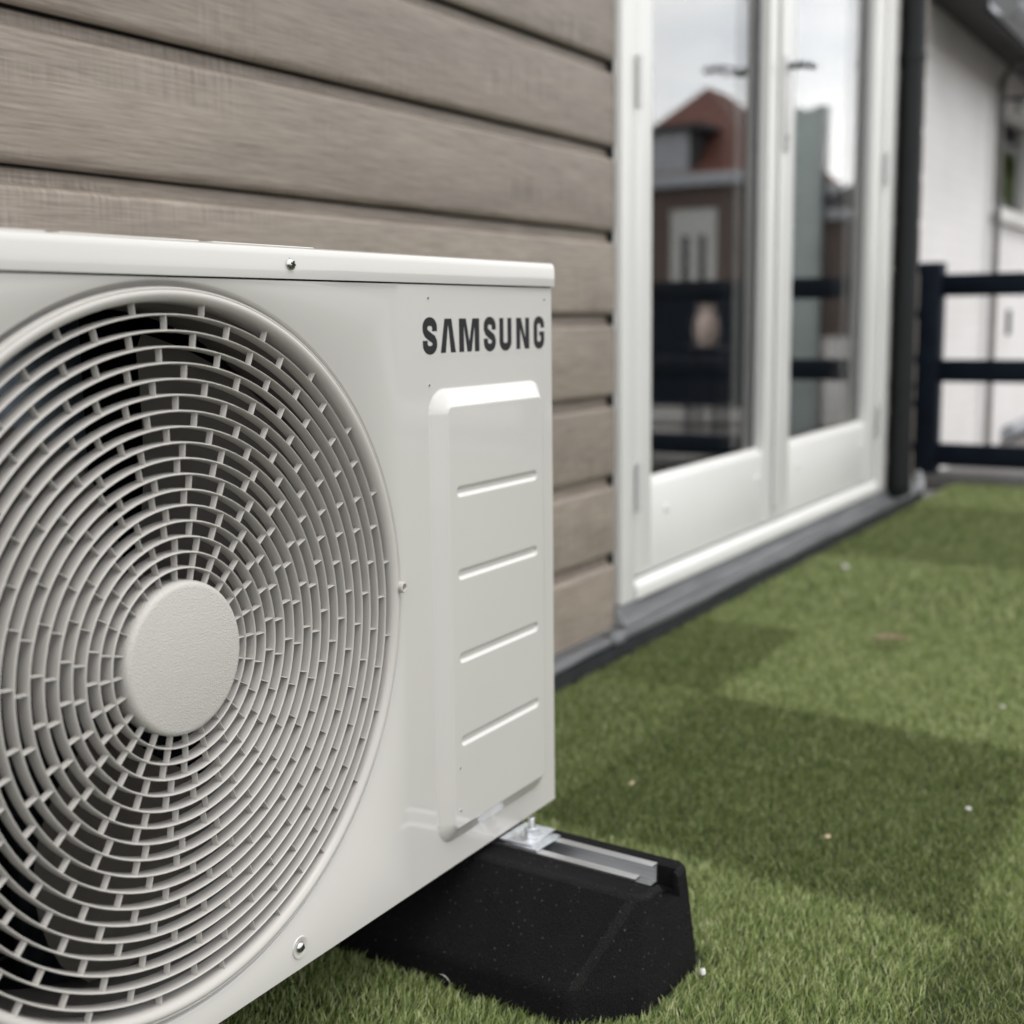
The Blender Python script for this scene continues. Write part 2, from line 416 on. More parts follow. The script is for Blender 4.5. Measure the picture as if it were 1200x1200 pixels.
# front panel, left half with the round opening
R_HOLE = .2885
XS = -.3005
bm = bmesh.new()
N = 256
def rect_hit(a, x0, x1, z0, z1):
    ca, sa = math.cos(a), math.sin(a); ts = []
    if ca > 1e-9: ts.append((x1-FC[0])/ca)
    if ca < -1e-9: ts.append((x0-FC[0])/ca)
    if sa > 1e-9: ts.append((z1-FC[2])/sa)
    if sa < -1e-9: ts.append((z0-FC[2])/sa)
    t = min(ts); return (FC[0]+t*ca, FC[2]+t*sa)
angs = sorted(set([2*math.pi*i/N for i in range(N)] + [math.atan2(z-FC[2], x-FC[0]) % (2*math.pi) for x in (XL, XS) for z in (ZB, ZL-.0015)]))
rings = []
for a in angs:
    ca, sa = math.cos(a), math.sin(a)
    ring = [bm.verts.new((*((lambda q: (q[0], 0, q[1]))(rect_hit(a, XL, XS, ZB, ZL-.0015)),)[0],))]
    for r, y in ((.2919, 0), (.2912, .0005), (.2895, .0036), (.2880, .0068), (.284, .009), (.280, .012)):
        ring.append(bm.verts.new((FC[0]+r*ca, y, FC[2]+r*sa)))
    rings.append(ring)
for i in range(len(rings)):
    A, B = rings[i], rings[(i+1) % len(rings)]
    for j in range(len(A)-1): bm.faces.new((A[j], B[j], B[j+1], A[j+1]))
fp = link('front_panel', to_mesh(bm, 'front_panel', 50), M_paint, unit)
# right half: pressed pad with four beads
dx = .00125
nx = int(round((0-XS)/dx)); nz = int(round((ZL-.0015-ZB)/dx))
X = np.linspace(XS, -.003, nx+1); Z = np.linspace(ZB, ZL-.0015, nz+1)
GX, GZ = np.meshgrid(X, Z)
def rbox(cx, cz, hx, hz, r):
    qx = np.abs(GX-cx)-(hx-r); qz = np.abs(GZ-cz)-(hz-r)
    return np.hypot(np.maximum(qx, 0), np.maximum(qz, 0)) + np.minimum(np.maximum(qx, qz), 0) - r
def smooth01(t):
    t = np.clip(t, 0, 1); return t*t*(3-2*t)
px0, px1, pz0, pz1 = -.2545, -.0275, .154, .632
d = rbox((px0+px1)/2, (pz0+pz1)/2, (px1-px0)/2, (pz1-pz0)/2, .026)
tt = np.clip(-d/.0185, -.2, 1.2)
h = .0115*np.where(tt < .12, smooth01(np.clip(tt/.24, 0, 1))*.12/.5*.5, np.where(tt > .88, 1-smooth01(np.clip((1-tt)/.24, 0, 1))*.12/.5*.5, tt))
for zr in (.527, .441, .353, .2635):
    cx, hx, rr = -.1415, .082, .0055
    q = np.hypot(np.maximum(np.abs(GX-cx)-(hx-rr), 0), GZ-zr) - rr
    h -= .0027*smooth01(-q/.0030)
Y = -h
# fold back at the right edge
V = np.stack([GX, Y, GZ], -1).reshape(-1, 3)
idx = np.arange((nx+1)*(nz+1)).reshape(nz+1, nx+1)
F = np.stack([idx[:-1, :-1], idx[:-1, 1:], idx[1:, 1:], idx[1:, :-1]], -1).reshape(-1, 4)
me = bpy.data.meshes.new('ribbed_panel'); me.from_pydata(V.tolist(), [], F.tolist())
me.polygons.foreach_set('use_smooth', np.ones(len(F), bool)); me.update()
link('ribbed_panel', me, M_paint, unit)
# rounded front-right corner + right side, left side, back, base
prof = [(-.003, 0), (-.0019, .0004), (-.0009, .0011), (-.0003, .0021), (0, .0035), (0, .30), (-.0012, .30), (-.0012, .004), (-.003, .0012)]
prism('side_panel', prof, 'Z', ZB, ZL-.0015, M_paint, unit, 40)
box('side_panel', XL, XL+.0012, .0005, .30, ZB, ZL-.0015, M_paint, unit)
box('base_pan', XL+.002, -.002, .001, .30, ZB+.0006, ZB+.010, M_inner, unit)
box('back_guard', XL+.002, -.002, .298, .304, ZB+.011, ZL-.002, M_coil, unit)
# lid
bm = bmesh.new()
add_prism(bm, [(-.0032, ZL), (-.0036, ZL+.003), (-.0036, ZT-.008), (-.0029, ZT-.0045), (-.0012, ZT-.0018), (.0016, ZT-.0004), (.006, ZT), (.302, ZT), (.305, ZT-.003), (.305, ZL), (.303, ZL), (.303, ZT-.004), (-.0008, ZT-.012), (-.0014, ZL)], 'X', XL-.003, -.0016)
es = [e for e in bm.edges if abs(e.verts[0].co.x-.0025) < 1e-5 and abs(e.verts[1].co.x-.0025) < 1e-5 and max(e.verts[0].co.z, e.verts[1].co.z) > ZL-.001 and min(e.verts[0].co.y, e.verts[1].co.y) < .31]
lid = link('lid', to_mesh(bm, 'lid', 28), M_paint, unit)
prism('lid_end_cap', [(-.0030, ZL+.0006), (-.0030, ZT-.008), (-.0008, ZT-.003), (.006, ZT-.0012), (.302, ZT-.0012), (.302, ZL+.0006)], 'X', -.0016, -.0004, M_paint, unit)
for xa, xb, y0 in ((XL+.05, -.692, .014), (-.68, -.545, .014), (-.53, -.405, .014)):
    box('embossed_rib', xa, xb, y0, y0+.02, ZT-.0005, ZT+.0016, M_paint, lid, .0007)
box('seam_shadow_gap', XL+.003, -.003, .0012, .003, ZL-.003, ZL+.001, M_black, lid)

# grille: rim, rings, ribs, hub
gr = lathe('grille', [(.2738, .016), (.2742, .004), (.2748, .0004), (.2760, -.0024), (.2780, -.0042), (.2802, -.0050), (.2822, -.0047), (.2835, -.0036), (.2839, -.0040), (.2848, -.0039), (.2855, -.0026), (.2859, .000), (.2862, .0062), (.283, .016)], 256, M_plastic, unit, c=FC)
gr['label'] = 'round ivory plastic fan grille with concentric rings'
RING0, DR, NR = .0709, .01214, 17
TH = .0017
for i in range(NR):
    r = RING0 + DR*i
    y0 = -.0012
    lathe('ring', [(r-TH*.62, .0112), (r-TH*.5, y0+.0016), (r-TH*.28, y0+.0004), (r, y0), (r+TH*.28, y0+.0004), (r+TH*.5, y0+.0016), (r+TH*.62, .0112)], 72 if i < 5 else (104 if i < 11 else 144), M_plastic, gr, c=FC)
lathe('hub_disc', [(0, -.0058), (.0560, -.0056), (.0585, -.0050), (.0602, -.0036), (.0610, -.0008), (.0612, .004), (.0612, .012), (0, .012)], 120, M_hub, gr, c=FC, closed=False, smooth=60)
OFFS = [1.2, .8, -.6, 5.4, 3.5, 8.9, 7, 12.1, 10, .6, 6.3, 12.2, 3.6, 9.8, 1.4, 7.8, -.3, 6.2]
def rib_mesh(ln):
    bm = bmesh.new(); t0, t1 = .00050, .00080
    A = []
    for xx in (-ln/2, ln/2):
        A.append([bm.verts.new(p) for p in ((xx, .0054, -t1), (xx, .0004, -t0), (xx, -.0004, -t0*.45), (xx, -.0004, t0*.45), (xx, .0004, t0), (xx, .0054, t1))])
    n = 6
    for j in range(n): bm.faces.new((A[0][j], A[1][j], A[1][(j+1) % n], A[0][(j+1) % n]))
    return to_mesh(bm, 'rib', 50)
inner_m, mid_m, outer_m = rib_mesh(RING0-.0612-.0002), rib_mesh(DR-TH+.0004), rib_mesh(.2748-RING0-DR*(NR-1)-.0006)
rib_list = []
MI = cam.matrix_world.inverted()
for i in range(NR+1):
    ra = .0612 if i == 0 else RING0+DR*(i-1)+TH*.5
    rb = .2750 if i == NR else RING0+DR*i-TH*.5
    me = inner_m if i == 0 else (outer_m if i == NR else mid_m)
    for j in range(24):
        a = R(OFFS[i] + 15*j + rng.normal(0, .15)); rr = (ra+rb)/2
        p = Vector((FC[0]+rr*math.cos(a), .0003, FC[2]+rr*math.sin(a)))
        q = MI @ p; u = 600+1504*q.x/-q.z; vv = 600-1504*q.y/-q.z
        inside = 0 <= u <= 1200 and 0 <= vv <= 1200
        rib_list.append(((0 if inside else 10) - q.z, p, a, me))
rib_list.sort(key=lambda t: t[0])
rest = bmesh.new()
for idx_, (_, p, a, me) in enumerate(rib_list):
    mw = Matrix.Translation(p) @ Matrix.Rotation(-a, 4, 'Y')
    if idx_ < 300:
        o = link('rib', me, M_plastic, gr); o.matrix_local = mw
    else:
        t = me.copy(); t.transform(mw); rest.from_mesh(t); bpy.data.meshes.remove(t)
o = link('remaining_ribs', to_mesh(rest, 'remaining_ribs', 50), M_plastic, gr); o['kind'] = 'stuff'
# small tube boss on the rim
lathe('boss', [(.0030, .004), (.0030, -.0075), (.0034, -.0082), (.0048, -.0082), (.0053, -.0074), (.0054, .004)], 32, M_plastic, gr, c=(FC[0]+.2848, -.001, FC[2]+.0036))

# fan behind the grille
box('bulkhead', -.290, -.288, .012, .29, ZB+.012, ZL-.004, M_inner, unit)
lathe('fan_shroud', [(.282, .013), (.276, .020), (.272, .032), (.271, .085), (.276, .095), (.279, .095), (.274, .085), (.275, .032), (.279, .022), (.285, .0145)], 128, M_inner, unit, c=FC)
fan = lathe('fan', [(0, .045), (.050, .047), (.060, .055), (.062, .11), (0, .11)], 64, M_fan, unit, c=FC, closed=False)
def blade(a0):
    bm = bmesh.new(); nr, na = 14, 18; g = []
    for i in range(nr):
        s = i/(nr-1); r = .058 + s*.204
        wid = R(62 + 14*math.sin(s*math.pi)) ; sweep = R(30)*s**1.4
        row = []
        for j in range(na):
            t = j/(na-1)
            a = a0 + sweep + (t-.5)*wid*(1 if .05 < s < .97 else .93)
            y = .040 + .068*t + .012*s*(1-t) - .010*math.sin(t*math.pi)
            row.append(bm.verts.new((FC[0]+r*math.cos(a), y, FC[2]+r*math.sin(a))))
        g.append(row)
    for i in range(nr-1):
        for j in range(na-1): bm.faces.new((g[i][j], g[i][j+1], g[i+1][j+1], g[i+1][j]))
    res = bmesh.ops.solidify(bm, geom=bm.faces[:], thickness=.0028)
    return link('blade', to_mesh(bm, 'blade', 50), M_fan, fan)
for a in (14, 134, 254): blade(R(a))
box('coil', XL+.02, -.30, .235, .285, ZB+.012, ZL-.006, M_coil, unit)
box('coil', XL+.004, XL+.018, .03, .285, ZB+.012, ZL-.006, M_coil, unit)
mb = box('motor_bracket', FC[0]-.05, FC[0]+.05, .15, .165, ZB+.012, ZL-.01, M_motor, unit, .004)
lathe('motor', [(0, .112), (.05, .112), (.056, .12), (.056, .148), (0, .148)], 40, M_motor, unit, c=FC, closed=False)
box('drain_tray', XL+.03, -.32, .05, .20, ZB+.012, ZB+.03, M_motor, unit, .004)

# screws and pin holes
def screw(x, y, z, r=.0052):
    s = lathe('screw', [(0, -.0034), (r*.55, -.0031), (r*.88, -.0020), (r, -.0002), (r*1.02, .001), (0, .001)], 32, M_screw, unit, c=(x, y, z), closed=False)
    bm = bmesh.new()
    for a in (0, 90):
        t = bmesh.new(); add_box(t, -r*.5, r*.5, -.0040, -.0024, -r*.11, r*.11)
        tm = bpy.data.meshes.new('x'); t.to_mesh(tm); t.free(); tm.transform(Matrix.Translation((x, y + (.00004 if a else 0), z)) @ Matrix.Rotation(R(a+20), 4, 'Y')); bm.from_mesh(tm); bpy.data.meshes.remove(tm)
    link('cross_slot', to_mesh(bm, 'cross_slot'), M_black, s)
    return s
screw(-.458, -.0036, .7480)
screw(-.4755, -.0002, .1455, .0050)
lathe('screw_dimple', [(.0105, .0), (.0098, -.0010), (.0080, -.0009), (.0066, -.0003), (.0055, -.0001), (.0055, .001), (.0105, .001)], 40, M_paint, unit, c=(-.4755, -.0002, .1455))
for (x, z) in ((-.251, .7215), (-.020, .7215), (-.252, .6365), (-.227, .236), (-.227, .190)):
    y = -.0002 if z > .63 else -.0117
    h_ = lathe('pin_hole', [(0, -.0001), (.0013, -.0001), (.0013, .0008), (0, .0008)], 16, M_black, unit, c=(x, y, z), closed=False)
    lathe('burr', [(.0013, .0003), (.00135, -.0003), (.0017, -.0002), (.0019, .0003)], 20, M_paint, h_, c=(x, y, z))

# lettering on a clear film
film = box('name_film', -.2645, -.0145, -.00012, .0004, .6635, .7055, M_film, unit)
def ribbon(path, wd):
    """path of (x,z) -> left and right offset outline"""
    P = [Vector(p) for p in path]; Lf, Rt = [], []
    for i, p in enumerate(P):
        d = (P[min(i+1, len(P)-1)] - P[max(i-1, 0)]).normalized(); n = Vector((-d.y, d.x))
        wv_ = wd[i] if isinstance(wd, list) else wd
        Lf.append(p + n*wv_/2); Rt.append(p - n*wv_/2)
    return Lf, Rt
def arc(cx, cz, rx, rz, a0, a1, n=10):
    return [(cx+rx*math.cos(R(a0+(a1-a0)*i/n)), cz+rz*math.sin(R(a0+(a1-a0)*i/n))) for i in range(n+1)]
def letter(x0, x1, polys=None, paths=None):
    """glyph drawn in a 1 x 1 cell, scaled to x0..x1 and the cap height"""
    bm = bmesh.new(); z0, hh = .6675, .0345; ww = x1-x0
    def T(p): return (x0+p[0]*ww, p[1]*hh+z0)
    y1, y0 = -.00030, -.00008
    for pl in polys or []:
        pts = [T(p) for p in pl]
        add_prism(bm, pts, 'Y', y1, y0)
    for path, sw in paths or []:
        pts = [T(p) for p in path]
        Lf, Rt = ribbon(pts, sw*ww)
        rows = [[bm.verts.new((q.x, y1, q.y)) for q in (a, b)] + [bm.verts.new((q.x, y0, q.y)) for q in (b, a)] for a, b in zip(Lf, Rt)]
        for A, B in zip(rows, rows[1:]):
            for j in range(4): bm.faces.new((A[j], B[j], B[(j+1) % 4], A[(j+1) % 4]))
        bm.faces.new(rows[0]); bm.faces.new(rows[-1][::-1])
    bmesh.ops.triangulate(bm, faces=[f for f in bm.faces if len(f.verts) > 4], ngon_method='EAR_CLIP')
    return link('letter', to_mesh(bm, 'letter'), M_letter, film)
S_PATH = [(.83, .63), (.83, .74)] + arc(.5, .745, .33, .165, 0, 180, 12) + [(.17, .66), (.25, .575), (.5, .48), (.75, .40), (.83, .315)] + arc(.5, .255, .33, .165, 0, -180, 12) + [(.17, .37)]
letter(-.2616, -.2365, paths=[(S_PATH, .34)])
letter(-.2304, -.2030, polys=[[(0, 0), (.27, .985), (.4999, .985), (.4999, .84), (.33, 0)], [(1, 0), (.67, 0), (.5001, .84), (.5001, .985), (.73, .985)]])
letter(-.1966, -.1581, polys=[[(0, 0), (0, .985), (.34, .985), (.5, .30), (.66, .985), (1, .985), (1, 0), (.765, 0), (.765, .78), (.605, 0), (.395, 0), (.235, .78), (.235, 0)]])
letter(-.1493, -.1251, paths=[(S_PATH, .34)])
letter(-.1178, -.0924, paths=[([(.17, .985), (.17, .27)] + arc(.5, .255, .33, .165, 180, 360, 12) + [(.83, .27), (.83, .985)], .33)])
letter(-.0823, -.0541, polys=[[(0, 0), (0, .985), (.36, .985), (.70, .33), (.70, .985), (1, .985), (1, 0), (.65, 0), (.30, .66), (.30, 0)]])
letter(-.0441, -.0201, polys=[[(.52, .40), (.66, .40), (.66, .535), (.52, .535)]],
       paths=[([(.83, .655), (.83, .74)] + arc(.5, .745, .33, .165, 0, 180, 12) + [(.17, .26)] + arc(.5, .255, .33, .165, 180, 360, 12) + [(.83, .535)], .34)])

# steel feet of the unit that reach out over the rails
for x in (-.108, -.80):
    ft = box('mounting_foot', x-.024, x+.030, -.043, .335, .1202, .1226, M_galv, unit, .0010)
    box('riser', x-.024, x+.024, .004, .30, .1227, .1255, M_galv, ft)

# ------------------------------------------------------------------ rubber support feet with aluminium rail
def support_foot(loc, rz, label):
    root = empty('rubber_support_foot', loc, rz)
    tag(root, label, 'support foot', 'rubber feet under the outdoor unit')
    # body: bottom-to-top outlines with cut corners
    def outline(n1, n2, ya, yb, c1, c2):
        return [(-n1, ya+c1), (-n1+c1*.95, ya), (n2-c2*.95, ya), (n2, ya+c2), (n2, yb-c2), (n2-c2, yb), (-n1+c1, yb), (-n1, yb-c1)]
    lv = [(-.001, .142, .102, -.218, .39, .056, .066), (.032, .137, .097, -.2165, .388, .054, .064), (.1145, .0570, .0500, -.2030, .372, .010, .010)]
    bm = bmesh.new(); rows = []
    for z, a, b, ya, yb, c1, c2 in lv: rows.append([bm.verts.new((x, y, z)) for x, y in outline(a, b, ya, yb, c1, c2)])
    for A, B in zip(rows, rows[1:]):
        for j in range(8): bm.faces.new((A[j], A[(j+1) % 8], B[(j+1) % 8], B[j]))
    bm.faces.new(rows[0][::-1])
    # top with a slot for the rail: two shoulders, the rail bed and the end notch
    z, a, b, ya, yb, c1, c2 = lv[-1]
    top = rows[-1]
    bm.faces.new(top)
    bmesh.ops.recalc_face_normals(bm, faces=bm.faces)
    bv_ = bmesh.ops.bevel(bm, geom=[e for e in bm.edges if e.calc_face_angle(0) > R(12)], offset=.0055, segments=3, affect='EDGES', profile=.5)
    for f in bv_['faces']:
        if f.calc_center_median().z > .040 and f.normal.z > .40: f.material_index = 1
    bme = to_mesh(bm, 'rubber_body', 22); bme.materials.append(M_rubber); bme.materials.append(M_ridge_light)
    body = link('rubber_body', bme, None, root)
    # cut the rail slot
    cuts = []
    for bx_ in ((-.0255, .0255, -.1985, .36, .092, .13), (-.018, .018, -.240, -.190, .0885, .131)):
        cb = bmesh.new(); add_box(cb, *bx_)
        cut = bpy.data.objects.new('cutter', to_mesh(cb, 'cutter')); COL.objects.link(cut); cut.parent = root; cuts.append(cut)
        md = body.modifiers.new('slot', 'BOOLEAN'); md.object = cut; md.operation = 'DIFFERENCE'; md.solver = 'EXACT'
    bpy.context.view_layer.update()
    dg = bpy.context.evaluated_depsgraph_get()
    nm = bpy.data.meshes.new_from_object(body.evaluated_get(dg)); body.modifiers.clear(); body.data = nm
    for p in nm.polygons: p.use_smooth = True
    nm.set_sharp_from_angle(angle=R(7))
    [bpy.data.objects.remove(c_) for c_ in cuts]
    # rail: C channel
    c = [(-.025, .094), (.025, .094), (.025, .1165), (.0135, .1165), (.0135, .1142), (.0225, .1142), (.0225, .0965), (-.0225, .0965), (-.0225, .1142), (-.0135, .1142), (-.0135, .1165), (-.025, .1165)]
    rail = prism('rail', c, 'Y', -.176, .355, M_alu, root)
    for y in (-.018, .245):
        pl = box('clamp_plate', -.024, .026, y-.034, y+.030, .1168, .1198, M_galv, root, .0012)
        lathe('washer', [(.0050, .1228), (.0050, .1246), (.0125, .1246), (.0135, .1240), (.0135, .1228)], 36, M_galv, pl, axis='Z', c=(.002, y-.010, 0))
        bm = bmesh.new(); add_lathe(bm, [(.0042, .1248), (.0080, .1248), (.0083, .1256), (.0083, .1312), (.0078, .1320), (.0042, .1320)], 6, 'Z', (.002, y-.010, 0))
        link('nut', to_mesh(bm, 'nut'), M_galv, pl)
        lathe('bolt', [(0, .100), (.0040, .100), (.0040, .1425), (.0034, .1438), (0, .1438)], 20, M_galv, pl, axis='Z', c=(.002, y-.010, 0), closed=False)
    return root
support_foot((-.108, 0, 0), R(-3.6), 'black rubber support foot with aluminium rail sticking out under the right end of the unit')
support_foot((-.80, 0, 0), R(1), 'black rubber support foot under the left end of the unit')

# ------------------------------------------------------------------ timber-look garden house with french doors
WY = .46
house = empty('garden_house', (0, WY, 0))
tag(house, 'brown-grey horizontal board clad garden house with white glazed double doors', 'house')
house.location = (0, 0, 0)
WX0, WX1 = -3.4, 3.645
DX0, DX1, DZ1 = 1.10, 3.205, 2.20
for a, b, z0, z1 in ((WX0, DX0-.004, -.02, 2.62), (DX1+.004, WX1, -.02, 2.62), (DX0-.004, DX1+.004, DZ1+.004, 2.62)):
    box('wall', a, b, WY+.0235, WY+.12, z0, z1, M_membrane, house)
PITCH = .1662
ZG = [.0408 + PITCH*i for i in range(0, 16)]       # board bottoms
def plank_profile():
    h = PITCH
    # (y, z) measured from the board's bottom edge
    return [(.0230, .0120), (.0150, .0030), (.0095, .0004), (.0062, .0006), (.0034, .0026), (.0014, .0062), (.0004, .0105), (.0, .0150), (.0, h-.0290), (.0003, h-.0275), (.0014, h-.0256), (.0040, h-.0236), (.0090, h-.0216), (.0150, h-.0198), (.0175, h-.0172), (.0185, h-.0030), (.0200, h-.0012), (.0230, h-.0012)]
def plank_mesh(x0, x1):
    bm = bmesh.new(); add_prism(bm, plank_profile(), 'X', x0, x1); return to_mesh(bm, 'plank', 26)
pm_l, pm_r, pm_t = plank_mesh(WX0, DX0-.008), plank_mesh(DX1+.008, WX1-.004), plank_mesh(WX0, WX1-.004)
for i, z in enumerate(ZG):
    if z + .01 < DZ1:
        for me in (pm_l, pm_r):
            o = link('plank', me, M_wood, house); o.location = (0, WY, z)
    else:
        o = link('plank', pm_t, M_wood, house); o.location = (0, WY, z)
for xa in (DX0-.0078, DX1+.0002): box('expansion_gap', xa, xa+.0075, WY+.007, WY+.0230, .04, DZ1, M_black, house)
box('roof_edge', WX0-.1, WX1+.15, WY-.12, 3.7, 2.70, 2.84, M_membrane, house)
box('side_wall', WX1-.1, WX1, WY+.13, 3.5, -.02, 2.62, M_membrane, house)
# dark room behind the glass
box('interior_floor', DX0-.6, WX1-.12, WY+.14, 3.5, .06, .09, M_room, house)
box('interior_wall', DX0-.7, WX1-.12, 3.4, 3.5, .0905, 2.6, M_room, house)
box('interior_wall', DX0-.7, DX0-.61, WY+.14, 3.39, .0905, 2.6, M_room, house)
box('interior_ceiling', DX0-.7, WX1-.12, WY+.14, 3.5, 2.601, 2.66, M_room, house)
# door frame
frame = box('door_frame', DX0, DX0+.068, WY-.012, WY+.13, .094, DZ1, M_white, house, .003)
for nm_, a in (('jamb', (3.088, DX1, WY-.012, WY+.13, .094, DZ1)), ('head', (DX0+.0685, 3.0875, WY-.012, WY+.13, 2.125, DZ1))):
    box(nm_, *a, M_white, frame, .003)
prism('sill', [(WY+.12, .094), (WY+.12, .136), (WY+.004, .136), (WY-.008, .131), (WY-.0145, .124), (WY-.0165, .116), (WY-.0150, .096), (WY-.013, .094)], 'X', DX0+.0685, 3.0875, M_white, frame, 30)
def leaf(x0, x1, gx0, gx1, hinge_x, name='door'):
    yf, yb, z0, z1, gz0, gz1 = WY-.003, WY+.062, .142, 2.120, .335, 2.02
    d_ = box(name, x0, gx0, yf, yb, z0, z1, M_white, house, .003)          # first stile carries the leaf
    box('stile', gx1, x1, yf, yb, z0, z1, M_white, d_, .003)
    box('bottom_rail', gx0+.0003, gx1-.0003, yf+.0015, yb, z0, gz0, M_white, d_, .003)
    box('top_rail', gx0+.0003, gx1-.0003, yf+.0015, yb, gz1, z1, M_white, d_, .003)
    # sloped glazing beads
    b = .014
    for nm_, pts, ax, a, c in (('bead', [(yf+.004, gz0-.001), (yf+.006, gz0+.002), (yf+.024, gz0+b), (yf+.024, gz0-.001)], 'X', gx0, gx1),):
        prism(nm_, pts, ax, a, c, M_white, d_)
    for nm_, (xa, xb) in (('gasket', (gx0, gx0+.006)), ('gasket', (gx1-.006, gx1))):
        box(nm_, xa, xb, yf+.0255, yf+.030, gz0+.001, gz1-.001, M_gasket, d_)
    for yy in (yf+.031, yf+.051):
        box('pane', gx0-.004, gx1+.004, yy, yy+.004, gz0-.004, gz1+.004, M_glass, d_)
    # drip rail near the foot and two screw caps
    for t in (.20, .86):
        lathe('screw_cap', [(0, -.003), (.006, -.0028), (.010, -.001), (.0105, .002), (0, .002)], 20, M_white, d_, c=(x0+(x1-x0)*t, yf, .272), closed=False)
    for z in (.340, 1.175, 1.95):
        tube('hinge', [(hinge_x, WY-.018, z-.052), (hinge_x, WY-.018, z+.052)], .0075, M_hinge, d_, 14)
    return d_
l1 = leaf(1.172, 2.070, 1.268, 1.985, 1.171)
l2 = leaf(2.080, 3.084, 2.190, 2.968, 3.086)
l1['label'] = 'left white glazed door leaf'; l2['label'] = 'right white glazed door leaf'
box('cover_strip', 2.052, 2.104, WY-.014, WY-.0035, .180, 2.10, M_white, l2, .004)
hp = box('handle_plate', 2.060, 2.094, WY-.021, WY-.0142, 1.13, 1.372, M_hinge, l2, .003)
bm = bmesh.new(); add_tube(bm, [(2.077, WY-.018, 1.345), (2.077, WY-.060, 1.345), (2.080, WY-.068, 1.345), (2.092, WY-.073, 1.345), (2.105, WY-.073, 1.346), (2.132, WY-.071, 1.347)], [.010, .010, .010, .0095, .009, .0085], 12)
link('handle', to_mesh(bm, 'handle', 50), M_steel, l2)
lathe('keyhole', [(0, -.0012), (.008, -.0012), (.009, .001), (0, .001)], 20, M_steel, l2, c=(2.077, WY-.021, 1.162), closed=False)

# lead flashing and the dark membrane along the foot of the wall
def strip(name, prof, x0, x1, mat, parent, jit=.0015, n=70, thick=.002):
    bm = bmesh.new(); rows = []
    for i in range(n+1):
        x = x0+(x1-x0)*i/n
        rows.append([bm.verts.new((x, y + jit*math.sin(x*9+j*1.7)*(j > 0), z + jit*1.6*math.sin(x*7.3+j)*(j > 0))) for j, (y, z) in enumerate(prof)])
    for A, B in zip(rows, rows[1:]):
        for j in range(len(prof)-1): bm.faces.new((A[j], B[j], B[j+1], A[j+1]))
    bmesh.ops.solidify(bm, geom=bm.faces[:], thickness=thick)
    return link(name, to_mesh(bm, name, 45), mat, parent)
strip('flashing', [(WY+.020, .0500), (WY-.002, .0490), (WY-.012, .0490), (WY-.024, .0520), (WY-.035, .0530), (WY-.0425, .0480), (WY-.0445, .040), (WY-.0420, .034)], WX0, 3.62, M_flash, house, .001)
strip('door_flashing', [(WY-.006, .0925), (WY-.009, .086), (WY-.014, .074), (WY-.021, .063), (WY-.031, .0555)], 1.092, 3.62, M_flash, house, .0010)
strip('flashing_lap', [(WY-.012, .0515), (WY-.024, .0545), (WY-.0352, .0555), (WY-.0445, .0500), (WY-.0468, .041), (WY-.0450, .034)], 1.0, 1.05, M_flash, house, .0006, 6, .003)
prism('flashing_return', [(WY+.001, .0935), (WY-.0055, .0935), (WY-.014, .075), (WY-.021, .064), (WY-.031, .0565), (WY-.031, .052), (WY+.001, .052)], 'X', 1.0885, 1.0915, M_flash, house)
# turned-up end at the corner
bm = bmesh.new(); add_tube(bm, [(3.60, WY-.036, .040), (3.66, WY-.030, .046), (3.69, WY-.020, .066), (3.70, WY-.006, .10)], [.012, .013, .013, .012], 10)
link('flashing_end', to_mesh(bm, 'flashing_end', 50), M_flash, house)
box('base_membrane', WX0, 3.66, WY-.0415, WY+.018, -.02, .031, M_membrane, house)

# black rain pipe at the corner
pp = empty('rain_pipe', (3.262, WY-.045, 0)); tag(pp, 'black rain pipe running down beside the white doors', 'pipe')
tube('pipe', [(0, 0, .085), (0, 0, 2.68)], .041, M_pipe, pp, 28)
tube('shoe', [(0, .0, .11), (0, -.0, .085), (.004, -.004, .066)], [.0425, .0425, .036], M_pipe, pp, 28)
for z in (.45, 1.55):
    lathe('pipe_clip', [(.0415, -.012), (.0445, -.012), (.0445, .012), (.0415, .012)], 28, M_pipe, pp, axis='Z', c=(0, 0, z))

# ------------------------------------------------------------------ navy fence closing off the terrace
fn = empty('post_and_rail_fence', (4.2, 0, 0)); tag(fn, 'dark navy timber post and rail fence at the end of the turf', 'fence')
for y in (.545, -.95, -2.45, -3.6):
    box('post', -.048, .048, y-.052, y+.052, -.02, .906 if y > 0 else .89, M_navy, fn, .004)
ys = (.493, -.898, -1.002, -2.398, -2.502, -3.548)
for a, b in ((ys[0]-.0004, ys[1]+.0004), (ys[2]-.0004, ys[3]+.0004), (ys[4]-.0004, ys[5]+.0004)):
    for z0, z1 in ((.768, .858), (.420, .512), (.072, .166)):
        box('rail', -.040, -.004, b, a, z0, z1, M_navy, fn, .003)
tag(box('terrace_edging', 4.145, 4.34, -3.7, .70, -.028, .038, M_conc, None, .006), 'dark grey concrete edging strip under the navy fence', 'edging')

